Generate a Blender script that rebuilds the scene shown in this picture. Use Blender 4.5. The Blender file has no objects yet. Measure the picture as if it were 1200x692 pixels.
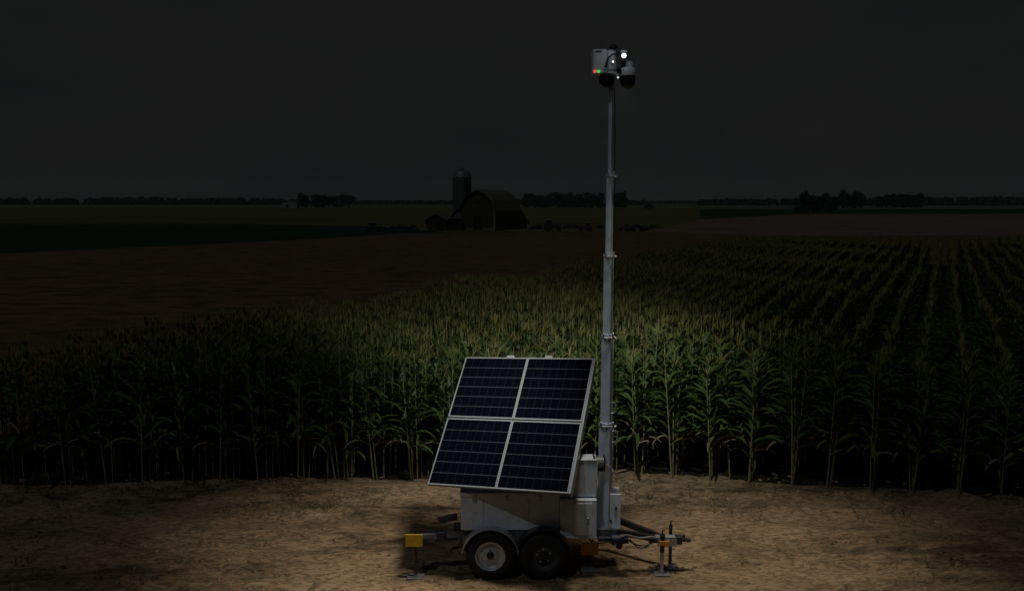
import bpy, math, random
import numpy as np
from mathutils import Vector, Matrix
random.seed(7); rng = np.random.default_rng(7)
SC = bpy.context.scene; COL = SC.collection
R = math.radians; PI = math.pi
CAMZ = 5.0; PITCH = math.atan(111/1000)
def U(px, py, Y):
    """world point at distance Y along the ground axis that the photograph shows at pixel px, py"""
    a = (px-600)/1000; b = (346-py)/1000
    cp, sp = math.cos(PITCH), math.sin(PITCH)
    dy, dz = cp+b*sp, -sp+b*cp
    t = Y/dy
    return Vector((a*t, Y, CAMZ+dz*t))
def G(px, py):
    """the same on the ground plane"""
    a = (px-600)/1000; b = (346-py)/1000
    cp, sp = math.cos(PITCH), math.sin(PITCH)
    dy, dz = cp+b*sp, -sp+b*cp
    t = -CAMZ/dz
    return (a*t, dy*t)

# ------------------------------------------------------------ materials
def newmat(name):
    m = bpy.data.materials.new(name); m.use_nodes = True
    nt = m.node_tree; return m, nt, nt.nodes['Principled BSDF']
def nd(nt, t, **kw):
    n = nt.nodes.new(t)
    for k, v in kw.items():
        if k in n.inputs: n.inputs[k].default_value = v
        else: setattr(n, k, v)
    return n
def mat(name, col, rough=.6, metal=0, var=.25, scale=6, bump=0, bscale=40, dirt=None, spec=None):
    m, nt, b = newmat(name)
    b.inputs['Roughness'].default_value = rough; b.inputs['Metallic'].default_value = metal
    if spec is not None: b.inputs['Specular IOR Level'].default_value = spec
    tc = nd(nt, 'ShaderNodeTexCoord'); no = nd(nt, 'ShaderNodeTexNoise', Scale=scale, Detail=6, Roughness=.65)
    nt.links.new(tc.outputs['Object'], no.inputs['Vector'])
    rp = nd(nt, 'ShaderNodeValToRGB')
    d = dirt if dirt else tuple(c*(1-var) for c in col)
    rp.color_ramp.elements[0].position = .32; rp.color_ramp.elements[1].position = .66
    rp.color_ramp.elements[0].color = (*d, 1)
    rp.color_ramp.elements[1].color = (*[min(1, c*(1+var*.4)) for c in col], 1)
    nt.links.new(no.outputs['Fac'], rp.inputs['Fac']); nt.links.new(rp.outputs['Color'], b.inputs['Base Color'])
    if bump:
        n2 = nd(nt, 'ShaderNodeTexNoise', Scale=bscale, Detail=5); bp = nd(nt, 'ShaderNodeBump', Strength=bump)
        nt.links.new(tc.outputs['Object'], n2.inputs['Vector'])
        nt.links.new(n2.outputs['Fac'], bp.inputs['Height']); nt.links.new(bp.outputs['Normal'], b.inputs['Normal'])
    return m
def emat(name, col, s):
    m, nt, b = newmat(name)
    b.inputs['Base Color'].default_value = (*col, 1)
    b.inputs['Emission Color'].default_value = (*col, 1); b.inputs['Emission Strength'].default_value = s
    return m
M = {}
M['white'] = mat('powder coated white steel', (.70, .78, .90), .38, 0, .10, 5, dirt=(.52, .56, .62))
M['mast'] = mat('pale painted mast steel', (.66, .75, .88), .42, 0, .14, 9)
M['alu'] = mat('anodised aluminium frame', (.36, .40, .45), .33, .35, .08, 8)
M['steel'] = mat('zinc plated steel', (.45, .47, .50), .4, .6, .3, 14)
M['blacksteel'] = mat('black painted steel', (.026, .028, .036), .32, 0, .3, 10)
M['greysteel'] = mat('grey painted frame steel', (.16, .16, .18), .5, .2, .4, 9)
M['rubber'] = mat('tyre rubber', (.014, .014, .015), .82, 0, .3, 12, .3, 60)
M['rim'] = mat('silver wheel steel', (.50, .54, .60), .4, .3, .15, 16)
M['yellow'] = mat('yellow marker plate', (.62, .36, .02), .5, 0, .25, 12)
M['amber'] = mat('amber marker plate', (.68, .27, .02), .45, 0, .2, 12)
M['winch'] = mat('winch green black paint', (.04, .06, .05), .5, .3, .5, 25)
M['blackplastic'] = mat('black plastic', (.012, .012, .014), .35, 0, .2, 12)
M['camwhite'] = mat('camera housing white', (.70, .73, .78), .35, 0, .08, 12)
M['blue'] = mat('dark blue painted motor', (.018, .024, .045), .5, 0, .2, 20)
M['dome'] = mat('smoked dome', (.006, .006, .008), .08, 0, .1, 3)
M['led'] = emat('lit led lens', (.92, .96, 1), 2.2)
M['ledsmall'] = emat('lit small led', (.9, .95, 1), .9)
M['red'] = emat('red indicator', (1, .10, .09), .75)
M['green'] = emat('green indicator', (.12, 1, .22), .5)

def soil_mat(name, c1, c2, c3, sx, sy, sc, bump=.5, green=None):
    m, nt, b = newmat(name); b.inputs['Roughness'].default_value = .95
    b.inputs['Specular IOR Level'].default_value = .15
    tc = nd(nt, 'ShaderNodeTexCoord'); mp = nd(nt, 'ShaderNodeMapping'); mp.inputs['Scale'].default_value = (sx, sy, 1)
    nt.links.new(tc.outputs['Object'], mp.inputs['Vector'])
    n1 = nd(nt, 'ShaderNodeTexNoise', Scale=sc, Detail=9, Roughness=.68, Distortion=.4)
    n2 = nd(nt, 'ShaderNodeTexNoise', Scale=sc*.23, Detail=4, Roughness=.6)
    n3 = nd(nt, 'ShaderNodeTexNoise', Scale=sc*7, Detail=6, Roughness=.7)
    for n in (n1, n2, n3): nt.links.new(mp.outputs['Vector'], n.inputs['Vector'])
    rp = nd(nt, 'ShaderNodeValToRGB'); e = rp.color_ramp.elements
    e[0].position = .38; e[0].color = (*c3, 1); e[1].position = .60; e[1].color = (*c1, 1)
    k = e.new(.47); k.color = (*c2, 1)
    ad = nd(nt, 'ShaderNodeMath', operation='MULTIPLY_ADD'); ad.inputs[1].default_value = .55; nt.links.new(n2.outputs['Fac'], ad.inputs[0])
    a2 = nd(nt, 'ShaderNodeMath', operation='MULTIPLY'); a2.inputs[1].default_value = .45; nt.links.new(n1.outputs['Fac'], a2.inputs[0])
    nt.links.new(a2.outputs[0], ad.inputs[2]); nt.links.new(ad.outputs[0], rp.inputs['Fac'])
    mx = nd(nt, 'ShaderNodeMix', data_type='RGBA', blend_type='MULTIPLY'); mx.inputs[0].default_value = .75
    r3 = nd(nt, 'ShaderNodeValToRGB'); r3.color_ramp.elements[0].position = .40; r3.color_ramp.elements[1].position = .54
    r3.color_ramp.elements[0].color = (.28, .26, .23, 1); nt.links.new(n3.outputs['Fac'], r3.inputs['Fac'])
    nt.links.new(rp.outputs['Color'], mx.inputs[6]); nt.links.new(r3.outputs['Color'], mx.inputs[7])
    out = mx.outputs[2]
    if green:
        n4 = nd(nt, 'ShaderNodeTexNoise', Scale=sc*.5, Detail=7, Roughness=.75); nt.links.new(mp.outputs['Vector'], n4.inputs['Vector'])
        r4 = nd(nt, 'ShaderNodeValToRGB'); r4.color_ramp.elements[0].position = .54; r4.color_ramp.elements[1].position = .68
        nt.links.new(n4.outputs['Fac'], r4.inputs['Fac'])
        m2 = nd(nt, 'ShaderNodeMix', data_type='RGBA'); nt.links.new(r4.outputs['Color'], m2.inputs[0])
        nt.links.new(out, m2.inputs[6]); m2.inputs[7].default_value = (*green, 1); out = m2.outputs[2]
    nt.links.new(out, b.inputs['Base Color'])
    if bump:
        bp = nd(nt, 'ShaderNodeBump', Strength=bump, Distance=.05); nt.links.new(n3.outputs['Fac'], bp.inputs['Height'])
        nt.links.new(bp.outputs['Normal'], b.inputs['Normal'])
    return m
M['soil'] = soil_mat('dry tan dirt', (.41, .29, .18), (.28, .195, .115), (.080, .056, .036), .75, 1.9, 1.5, .9, (.05, .045, .022))
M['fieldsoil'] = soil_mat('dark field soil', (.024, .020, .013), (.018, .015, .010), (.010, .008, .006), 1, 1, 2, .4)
M['brownfield'] = soil_mat('reddish brown stubble', (.150, .095, .045), (.132, .084, .040), (.108, .070, .034), .14, .3, .5, .1)
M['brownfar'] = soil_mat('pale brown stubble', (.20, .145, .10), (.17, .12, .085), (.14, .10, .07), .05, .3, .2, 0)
M['greenfield'] = soil_mat('dark green crop', (.020, .050, .016), (.015, .040, .012), (.011, .030, .010), .03, .1, .2, 0)
M['olivefield'] = soil_mat('olive crop', (.125, .125, .035), (.105, .105, .030), (.080, .085, .026), .02, .12, .2, 0)
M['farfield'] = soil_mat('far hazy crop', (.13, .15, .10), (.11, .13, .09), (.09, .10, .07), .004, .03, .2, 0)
M['hedge'] = mat('dark hedge leaves', (.018, .030, .014), .8, 0, .4, 3)
M['foliage'] = mat('tree foliage', (.040, .065, .045), .8, 0, .4, .6)
M['bark'] = mat('bark', (.07, .055, .04), .9, 0, .3, 4)

def leafmat(name, c1, c2, tr=.3, rough=.5):
    m, nt, b = newmat(name); b.inputs['Roughness'].default_value = rough; b.inputs['Specular IOR Level'].default_value = .35
    at = nd(nt, 'ShaderNodeAttribute', attribute_name='tint'); oi = nd(nt, 'ShaderNodeObjectInfo')
    ad = nd(nt, 'ShaderNodeMath', operation='ADD'); nt.links.new(at.outputs['Fac'], ad.inputs[0]); nt.links.new(oi.outputs['Random'], ad.inputs[1])
    fr = nd(nt, 'ShaderNodeMath', operation='FRACT'); nt.links.new(ad.outputs[0], fr.inputs[0])
    mx = nd(nt, 'ShaderNodeMix', data_type='RGBA'); nt.links.new(fr.outputs[0], mx.inputs[0])
    mx.inputs[6].default_value = (*c1, 1); mx.inputs[7].default_value = (*c2, 1)
    nt.links.new(mx.outputs[2], b.inputs['Base Color'])
    t = nd(nt, 'ShaderNodeBsdfTranslucent'); nt.links.new(mx.outputs[2], t.inputs['Color'])
    ms = nd(nt, 'ShaderNodeMixShader'); ms.inputs[0].default_value = tr
    nt.links.new(b.outputs[0], ms.inputs[1]); nt.links.new(t.outputs[0], ms.inputs[2])
    nt.links.new(ms.outputs[0], nt.nodes['Material Output'].inputs['Surface'])
    return m
M['leaf'] = leafmat('corn leaf', (.052, .092, .028), (.105, .145, .044), .3, .42)
M['stalk'] = leafmat('corn stalk', (.13, .15, .06), (.22, .20, .10), 0, .6)
M['tassel'] = leafmat('corn tassel', (.17, .20, .055), (.25, .215, .075), .2, .7)
M['dryleaf'] = leafmat('dry husk leaf', (.15, .125, .06), (.22, .18, .10), .2, .7)
M['grass'] = leafmat('verge grass', (.035, .040, .014), (.11, .09, .045), .2, .7)

# ------------------------------------------------------------ mesh helpers
class MB:
    def __init__(s): s.v = []; s.f = []; s.m = []; s.sm = []
    def add(s, vs, fs, mi=0, smooth=False):
        o = len(s.v); s.v += [tuple(v) for v in vs]; s.f += [tuple(i+o for i in f) for f in fs]
        s.m += [mi]*len(fs); s.sm += [smooth]*len(fs); return s
    def box(s, a, b, mi=0, bev=0.0, rot=None, piv=None):
        x0, y0, z0 = [min(p, q) for p, q in zip(a, b)]; x1, y1, z1 = [max(p, q) for p, q in zip(a, b)]
        if bev <= 0:
            vs = [(x0,y0,z0),(x1,y0,z0),(x1,y1,z0),(x0,y1,z0),(x0,y0,z1),(x1,y0,z1),(x1,y1,z1),(x0,y1,z1)]
            fs = [(0,3,2,1),(4,5,6,7),(0,1,5,4),(1,2,6,5),(2,3,7,6),(3,0,4,7)]
        else:
            e = min(bev, (x1-x0)*.45, (y1-y0)*.45, (z1-z0)*.45)
            vs = []; idx = {}
            for ix, (X, sx) in enumerate(((x0, 1), (x1, -1))):
                for iy, (Y, sy) in enumerate(((y0, 1), (y1, -1))):
                    for iz, (Z, sz) in enumerate(((z0, 1), (z1, -1))):
                        for ax in range(3):
                            p = [X+sx*e, Y+sy*e, Z+sz*e]; p[ax] = (X, Y, Z)[ax]
                            idx[ix, iy, iz, ax] = len(vs); vs.append(tuple(p))
            fs = []
            for ax in range(3):
                o1, o2 = [(1, 2), (2, 0), (0, 1)][ax]
                for sd in (0, 1):
                    q = []
                    for a1, a2 in ((0, 0), (1, 0), (1, 1), (0, 1)):
                        k = [0, 0, 0]; k[ax] = sd; k[o1] = a1; k[o2] = a2; q.append(idx[k[0], k[1], k[2], ax])
                    fs.append(tuple(q if sd else q[::-1]))
            for ax in range(3):
                o1, o2 = [(1, 2), (2, 0), (0, 1)][ax]
                for a1 in (0, 1):
                    for a2 in (0, 1):
                        def K(t, f):
                            k = [0, 0, 0]; k[ax] = t; k[o1] = a1; k[o2] = a2; return idx[k[0], k[1], k[2], f]
                        fs.append((K(0, o1), K(1, o1), K(1, o2), K(0, o2)))
            for k in [(i, j, l) for i in (0, 1) for j in (0, 1) for l in (0, 1)]:
                fs.append(tuple(idx[k[0], k[1], k[2], a] for a in range(3)))
        if rot is not None:
            pv = Vector(piv if piv else ((x0+x1)/2, (y0+y1)/2, (z0+z1)/2))
            vs = [tuple(rot @ (Vector(v)-pv)+pv) for v in vs]
        return s.add(vs, fs, mi)
    def bar(s, p, q, w, h=None, mi=0, up=(0, 0, 1)):
        h = h or w; p, q = Vector(p), Vector(q); d = (q-p).normalized(); u = Vector(up)
        if abs(d.dot(u)) > .97: u = Vector((0, 1, 0))
        a = d.cross(u).normalized(); b = a.cross(d).normalized()
        vs = [c+a*(sx*w/2)+b*(sz*h/2) for c in (p, q) for sx, sz in ((-1, -1), (1, -1), (1, 1), (-1, 1))]
        return s.add(vs, [(0, 1, 2, 3), (7, 6, 5, 4), (0, 4, 5, 1), (1, 5, 6, 2), (2, 6, 7, 3), (3, 7, 4, 0)], mi)
    def cyl(s, p, q, r, r2=None, n=20, mi=0, cap=True):
        r2 = r if r2 is None else r2; p, q = Vector(p), Vector(q); d = (q-p).normalized()
        u = Vector((0, 0, 1)) if abs(d.z) < .9 else Vector((1, 0, 0))
        a = d.cross(u).normalized(); b = d.cross(a)
        vs = [c+a*(math.cos(2*PI*i/n)*rr)+b*(math.sin(2*PI*i/n)*rr) for c, rr in ((p, r), (q, r2)) for i in range(n)]
        s.add(vs, [(i, (i+1) % n, n+(i+1) % n, n+i) for i in range(n)], mi, True)
        if cap: s.add(vs, [tuple(range(n-1, -1, -1)), tuple(range(n, 2*n))], mi)
        return s
    def tube(s, pts, r, n=8, mi=0):
        pts = [Vector(p) for p in pts]; vs = []; pa = None
        for i, p in enumerate(pts):
            d = (pts[min(i+1, len(pts)-1)]-pts[max(i-1, 0)]).normalized()
            u = pa if pa else (Vector((0, 0, 1)) if abs(d.z) < .9 else Vector((1, 0, 0)))
            a = (u-d*u.dot(d)).normalized(); pa = a; b = d.cross(a)
            vs += [p+a*(math.cos(2*PI*k/n)*r)+b*(math.sin(2*PI*k/n)*r) for k in range(n)]
        fs = [(i*n+k, i*n+(k+1) % n, (i+1)*n+(k+1) % n, (i+1)*n+k) for i in range(len(pts)-1) for k in range(n)]
        s.add(vs, fs, mi, True); m = len(vs)
        s.add(vs, [tuple(range(n-1, -1, -1)), tuple(range(m-n, m))], mi); return s
    def lathe(s, c, ax, prof, n=32, mi=0, mis=None):
        c = Vector(c); ax = Vector(ax).normalized(); u = Vector((0, 0, 1)) if abs(ax.z) < .9 else Vector((1, 0, 0))
        a = ax.cross(u).normalized(); b = ax.cross(a); vs = []
        for r, h in prof: vs += [c+ax*h+a*(math.cos(2*PI*k/n)*r)+b*(math.sin(2*PI*k/n)*r) for k in range(n)]
        for i in range(len(prof)-1):
            s.add([], [], 0)
        o = len(s.v); s.v += [tuple(v) for v in vs]
        for i in range(len(prof)-1):
            for k in range(n):
                s.f.append((o+i*n+k, o+i*n+(k+1) % n, o+(i+1)*n+(k+1) % n, o+(i+1)*n+k)); s.m.append(mi); s.sm.append(True)
        return s
    def build(s, name, mats, parent=None):
        me = bpy.data.meshes.new(name)
        off = Vector((0, 0, 0)); p = parent
        while p is not None: off += p.location; p = p.parent
        me.from_pydata([tuple(Vector(v)-off) for v in s.v], [], s.f)
        for m in (mats if isinstance(mats, (list, tuple)) else [mats]): me.materials.append(m)
        me.polygons.foreach_set('material_index', s.m); me.polygons.foreach_set('use_smooth', s.sm)
        me.validate(); me.update()
        o = bpy.data.objects.new(name, me); COL.objects.link(o)
        if parent: o.parent = parent
        return o
def npmesh(name, V, F, mats, mi=None, tint=None, link=True):
    """F: (n,4) quads"""
    me = bpy.data.meshes.new(name); V = np.asarray(V, np.float32); F = np.asarray(F, np.int32)
    me.vertices.add(len(V)); me.vertices.foreach_set('co', V.ravel())
    me.loops.add(F.size); me.loops.foreach_set('vertex_index', F.ravel())
    me.polygons.add(len(F)); me.polygons.foreach_set('loop_start', np.arange(0, F.size, 4, dtype=np.int32))
    me.polygons.foreach_set('loop_total', np.full(len(F), 4, np.int32))
    for m in (mats if isinstance(mats, (list, tuple)) else [mats]): me.materials.append(m)
    if mi is not None: me.polygons.foreach_set('material_index', np.asarray(mi, np.int32))
    if tint is not None:
        a = me.attributes.new('tint', 'FLOAT', 'POINT'); a.data.foreach_set('value', np.asarray(tint, np.float32))
    me.update(calc_edges=True)
    if not link: return me
    o = bpy.data.objects.new(name, me); COL.objects.link(o); return o
def tag(o, label=None, cat=None, group=None, kind=None):
    if label: o['label'] = label
    if cat: o['category'] = cat
    if group: o['group'] = group
    if kind: o['kind'] = kind
    return o
def thing(name, loc, label, cat, group=None):
    o = bpy.data.objects.new(name, None); COL.objects.link(o); o.location = loc; o.empty_display_size = .3
    return tag(o, label, cat, group)

# ------------------------------------------------------------ ground and fields
def sheet(name, pts, z, m, label, cat):
    me = bpy.data.meshes.new(name); me.from_pydata([(x, y, z) for x, y in pts], [], [tuple(range(len(pts)))]); me.materials.append(m)
    o = bpy.data.objects.new(name, me); COL.objects.link(o)
    if me.polygons[0].normal.z < 0: me.flip_normals()
    return tag(o, label, cat, kind='structure')
S = 9000
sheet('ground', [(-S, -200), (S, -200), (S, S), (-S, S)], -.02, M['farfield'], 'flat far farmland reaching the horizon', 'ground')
gp = lambda L: [G(x, y) for x, y in L]
sheet('olive_field', gp([(-700, 243.5), (830, 243.5), (1000, 247), (1000, 262), (760, 271), (-700, 271)]), -.012, M['olivefield'], 'flat olive crop field running behind the barn', 'field')
sheet('dark_green_field', gp([(-700, 262), (300, 262.3), (430, 265), (500, 268), (520, 273), (350, 283), (0, 297), (-700, 325)]), -.008, M['greenfield'], 'dark green crop field at the left below the olive one', 'field')
sheet('right_green_strip', gp([(820, 245), (1900, 245), (1900, 250.5), (940, 250.5), (820, 257)]), -.008, M['greenfield'], 'thin dark green strip below the right treeline', 'field')
sheet('stubble_field', [G(-700, 325), G(0, 297), G(350, 281), G(480, 273), G(640, 272), G(760, 271), G(840, 257), G(1000, 262), (60, 62), (-8, 8), (-70, 8)], -.004, M['brownfield'], 'reddish brown bare field between the barn and the corn', 'field')
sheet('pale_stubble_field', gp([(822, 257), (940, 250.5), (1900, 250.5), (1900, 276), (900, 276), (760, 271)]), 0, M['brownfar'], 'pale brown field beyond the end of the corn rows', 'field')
def vnoise(x, y, s, seed):
    g = np.random.default_rng(seed).random((257, 257)); x = x/s+50.3; y = y/s+77.7
    xi = np.floor(x).astype(int); yi = np.floor(y).astype(int); fx = x-xi; fy = y-yi
    fx = fx*fx*(3-2*fx); fy = fy*fy*(3-2*fy); a = lambda i, j: g[(xi+i) % 257, (yi+j) % 257]
    return (a(0, 0)*(1-fx)+a(1, 0)*fx)*(1-fy)+(a(0, 1)*(1-fx)+a(1, 1)*fx)*fy-.5
def front(x):    # the front edge of the corn
    return np.interp(x, [-12, -9, -1.5, 2.3, 5.6, 8.5, 16], [14.45, 14.42, 14.7, 14.95, 14.35, 13.75, 12.5])
_fx = np.linspace(-12.5, 14.5, 28)
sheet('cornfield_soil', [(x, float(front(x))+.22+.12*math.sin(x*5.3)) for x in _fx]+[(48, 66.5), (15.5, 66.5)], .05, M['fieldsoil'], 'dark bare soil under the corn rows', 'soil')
def soil_h(x, y):
    e = vnoise(x, y*1.3, .55, 5)*.035+vnoise(x, y*1.6, 1.1, 1)*.05+vnoise(x, y*1.5, .35, 2)*.03+vnoise(x, y*1.6, .13, 3)*.014+vnoise(x, y, .06, 4)*.007
    rut = 0
    for c, w in ((11.05, .22), (12.95, .2), (13.7, .25), (10.2, .25)):
        cy = c+.12*np.sin(x*.35+c)+.10*x*.05
        rut = rut-.055*np.exp(-((y-cy)/w)**2)+.012*np.sin(x*38+c)*np.exp(-((y-cy)/w)**2)*.35
    return .045+(e+rut)*np.clip((y-7)/1.5, .3, 1)
xs = np.arange(-13, 14.01, .035); ys = np.arange(8.0, 16.6, .035)
X, Y = np.meshgrid(xs, ys); Z = np.maximum(soil_h(X, Y), .006)
V = np.stack([X.ravel(), Y.ravel(), Z.ravel()], 1); nx, ny = len(xs), len(ys)
i = (np.arange(ny-1)[:, None]*nx+np.arange(nx-1)[None, :]).ravel(); i = i[V[i, 1] < front(V[i, 0])+.30+.1*np.sin(V[i, 0]*7)]
o = npmesh('dirt_track', V, np.stack([i, i+1, i+nx+1, i+nx], 1), M['soil']); tag(o, 'dry tan dirt track with ruts and dark streaks', 'dirt track', kind='structure')
sheet('near_dirt', [(-70, -20), (70, -20), (70, 7.98), (-70, 7.98)], .02, M['soil'], 'dry dirt nearest to the viewer', 'dirt')
for nm, a, b in (('left_verge', -70, -13.02), ('right_verge', 14.05, 70)):
    sheet(nm, [(a, 7.98), (b, 7.98), (b, 15.2), (a, 15.2)], .02, M['soil'], 'dry dirt running on at the '+nm.split('_')[0], 'dirt')

# litter and tufts on the dirt
def blades(cx, cy, n, L, w, spread, up):
    az = rng.random(n)*2*PI; l = L*(.5+rng.random(n)); ang = np.clip(up+rng.normal(0, .25, n), .03, 1.5)
    bx = cx+rng.normal(0, spread, n); by = cy+rng.normal(0, spread*.7, n); bz = np.maximum(soil_h(bx, by), 0)
    dx, dy = np.cos(az)*np.cos(ang), np.sin(az)*np.cos(ang); dz = np.sin(ang); px, py = -np.sin(az)*w/2, np.cos(az)*w/2
    P = []
    for t, ww in ((0, 1), (.55, .8), (1, .15)):
        q = np.stack([bx+dx*l*t, by+dy*l*t, bz+.004+dz*l*t-.25*t*t*l*dz], 1)
        P += [q-np.stack([px, py, 0*px], 1)*ww, q+np.stack([px, py, 0*px], 1)*ww]
    V = np.stack(P, 1).reshape(-1, 3); k = np.arange(n)[:, None]*6
    F = np.concatenate([k+np.array([[0, 1, 3, 2]]), k+np.array([[2, 3, 5, 4]])]); return V, F, np.repeat(rng.random(n), 6)
def scatter(name, m, N, fn, label, cat):
    Vs, Fs, Ts, off = [], [], [], 0
    for _ in range(N):
        r = fn()
        if r is None: continue
        V, F, T = r; Vs.append(V); Fs.append(F+off); Ts.append(T); off += len(V)
    o = npmesh(name, np.concatenate(Vs), np.concatenate(Fs), m, tint=np.concatenate(Ts)); tag(o, label, cat, kind='stuff')
def rxy():
    x = rng.uniform(-9, 9.5); return x, rng.uniform(10, float(front(x))+.3)
def tuft():
    x, y = rxy(); f = float(front(x))
    if y < f-1.6 and rng.random() > .22: return None
    if vnoise(np.array([x]), np.array([y*2]), 1.3, 9)[0] < -.05: return None
    return blades(x, y, int(rng.integers(10, 26)), .085, .008, .09, .5)
scatter('grass_tuft', M['grass'], 1500, tuft, 'short dry grass tufts along the foot of the corn', 'grass')
def litter():
    x, y = rxy()
    if vnoise(np.array([x]), np.array([y*2.5]), .8, 19)[0] < -.1: return None
    return blades(x, y, int(rng.integers(2, 7)), .09, .010, .14, .06)
scatter('straw_litter', M['dryleaf'], 2600, litter, 'bits of dry straw lying on the dirt', 'straw')
def clods():
    n = 1300; x = rng.uniform(-9, 9.5, n); y = rng.uniform(10.2, 15.2, n); r = rng.gamma(2, .0075, n)+.006
    base = np.array([[-1,-1,-.6],[1,-1,-.6],[1,1,-.6],[-1,1,-.6],[-.7,-.7,.6],[.7,-.7,.6],[.7,.7,.6],[-.7,.7,.6]])
    V = base[None]*r[:, None, None]*(1+rng.normal(0, .22, (n, 8, 3)))*np.array([1.3, 1, .8])
    a = rng.random(n)*6.3; c, s = np.cos(a), np.sin(a)
    V = np.stack([V[..., 0]*c[:, None]-V[..., 1]*s[:, None], V[..., 0]*s[:, None]+V[..., 1]*c[:, None], V[..., 2]], 2)
    V += np.stack([x, y, soil_h(x, y)+r*.3], 1)[:, None]
    F = np.array([[0,1,5,4],[1,2,6,5],[2,3,7,6],[3,0,4,7],[4,5,6,7]])
    F = (np.arange(n)[:, None, None]*8+F[None]).reshape(-1, 4)
    o = npmesh('soil_clods', V.reshape(-1, 3), F, M['soil']); tag(o, 'small crumbled clods of earth scattered over the dirt', 'soil clods', kind='stuff')
clods()

# ------------------------------------------------------------ corn
def corn_template(lod, seed):
    r = np.random.default_rng(seed); H = r.uniform(2.02, 2.28); parts = {0: [], 1: [], 2: [], 3: []}
    def strip(path, w, side, fold=0):
        n = len(path); V = []; F = []
        if lod == 0 and fold:
            for p, ww in zip(path, w):
                V += [p-side*ww, p+np.array([0, 0, -fold*ww]), p+side*ww]
            for i in range(n-1):
                for k in (0, 1): F.append([i*3+k, i*3+k+1, (i+1)*3+k+1, (i+1)*3+k])
        else:
            for p, ww in zip(path, w): V += [p-side*ww, p+side*ww]
            for i in range(n-1): F.append([i*2, i*2+1, i*2+3, i*2+2])
        return np.array(V), np.array(F)
    nl = (17, 11, 7)[lod]; base_az = r.uniform(-.5, .5)
    for i in range(nl):
        t = i/(nl-1); h = (.42+.52*t)*H if lod else (.28+.66*t)*H
        az = base_az+(PI if i % 2 else 0)+r.normal(0, .55)
        L = (.78-.34*abs(t-.35)-.25*t)*r.uniform(.85, 1.15)*(.90-.28*max(0, t-.4), .64-.32*t, .42-.18*t)[lod]; e = .75+.55*t+r.normal(0, .12); droop = (1.5-.75*t)*r.uniform(.7, 1.3)
        n = (7, 5, 4)[lod]; s = np.linspace(0, 1, n); ang = e-droop*1.35*s**1.25
        ds = L/(n-1); rad = np.concatenate([[0], np.cumsum(np.cos(ang[:-1])*ds)])+.01; z = h+np.concatenate([[0], np.cumsum(np.sin(ang[:-1])*ds)])
        tw = r.normal(0, .25)*s
        path = np.stack([rad*np.cos(az+tw*.4), rad*np.sin(az+tw*.4), z], 1)
        w = (.039, .034, .036)[lod]*np.sin(PI*np.clip(.18+.80*s, 0, .985))**.7*r.uniform(.85, 1.15)
        side = np.array([-math.sin(az), math.cos(az), r.normal(0, .25)])
        dry = lod == 0 and ((i < 2 and r.random() < .5) or r.random() < .02)
        parts[3 if dry else 0].append(strip(path, w*(.6 if dry else 1), side, .5))
    # stalk
    k = (6, 4, 3)[lod]; hh = [0, .5*H, H*.97] if lod == 0 else [0 if lod == 1 else .6, H*.97]; rr = [.0135, .011, .006] if lod == 0 else [.012, .006]
    lean = r.normal(0, .02, 2); V = []; F = []
    for h, q in zip(hh, rr):
        for a in range(k): V.append([q*math.cos(2*PI*a/k)+lean[0]*h*h/4, q*math.sin(2*PI*a/k)+lean[1]*h*h/4, h-.02 if h == 0 else h])
    for i in range(len(hh)-1):
        for a in range(k): F.append([i*k+a, i*k+(a+1) % k, (i+1)*k+(a+1) % k, (i+1)*k+a])
    parts[1].append((np.array(V), np.array(F)))
    # tassel
    nb = (9, 7, 6)[lod]
    for i in range(nb):
        az = r.random()*2*PI; up = 1.5 if i == 0 else r.uniform(.75, 1.25) if lod == 0 else r.uniform(1.1, 1.45); L = .32 if i == 0 else r.uniform(.18, .27)
        s = np.linspace(0, 1, 3 if lod == 0 else 2); rad = s*L*math.cos(up)*(1+.3*s); z = H*.95+s*L*math.sin(up)*(1-.18*s)
        path = np.stack([rad*math.cos(az), rad*math.sin(az), z], 1)
        w = np.full(len(s), (.0055, .012, .021)[lod]); w[-1] *= .4
        parts[2].append(strip(path, w, np.array([-math.sin(az), math.cos(az), .2])))
        if lod == 0: parts[2].append(strip(path, w, np.array([0, 0, 1.])))
    if lod == 0 and r.random() < .8:   # an ear in its husk
        h = H*.47; az = base_az+.3; c = np.array([math.cos(az)*.035, math.sin(az)*.035, h]); V = []; F = []
        for j, (q, zz) in enumerate(((.008, 0), (.022, .05), (.020, .13), (.005, .2))):
            for a in range(6): V.append(c+np.array([q*math.cos(a*PI/3)+zz*.3*math.cos(az), q*math.sin(a*PI/3)+zz*.3*math.sin(az), zz]))
        for j in range(3):
            for a in range(6): F.append([j*6+a, j*6+(a+1) % 6, (j+1)*6+(a+1) % 6, (j+1)*6+a])
        parts[0].append((np.array(V), np.array(F)))
    out = {}
    for key, L in parts.items():
        if not L: continue
        Vs, Fs, off = [], [], 0
        for V, F in L: Vs.append(V); Fs.append(F+off); off += len(V)
        out[key] = (np.concatenate(Vs), np.concatenate(Fs))
    return out
CM = [M['leaf'], M['stalk'], M['tassel'], M['dryleaf']]; PN = ['leaves', 'stalk', 'tassel', 'dry_leaves']
T0 = [corn_template(0, 100+k) for k in range(10)]; T1 = [corn_template(1, 200+k) for k in range(10)]; T2 = [corn_template(2, 300+k) for k in range(8)]
slope = .505; plants = []
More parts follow.
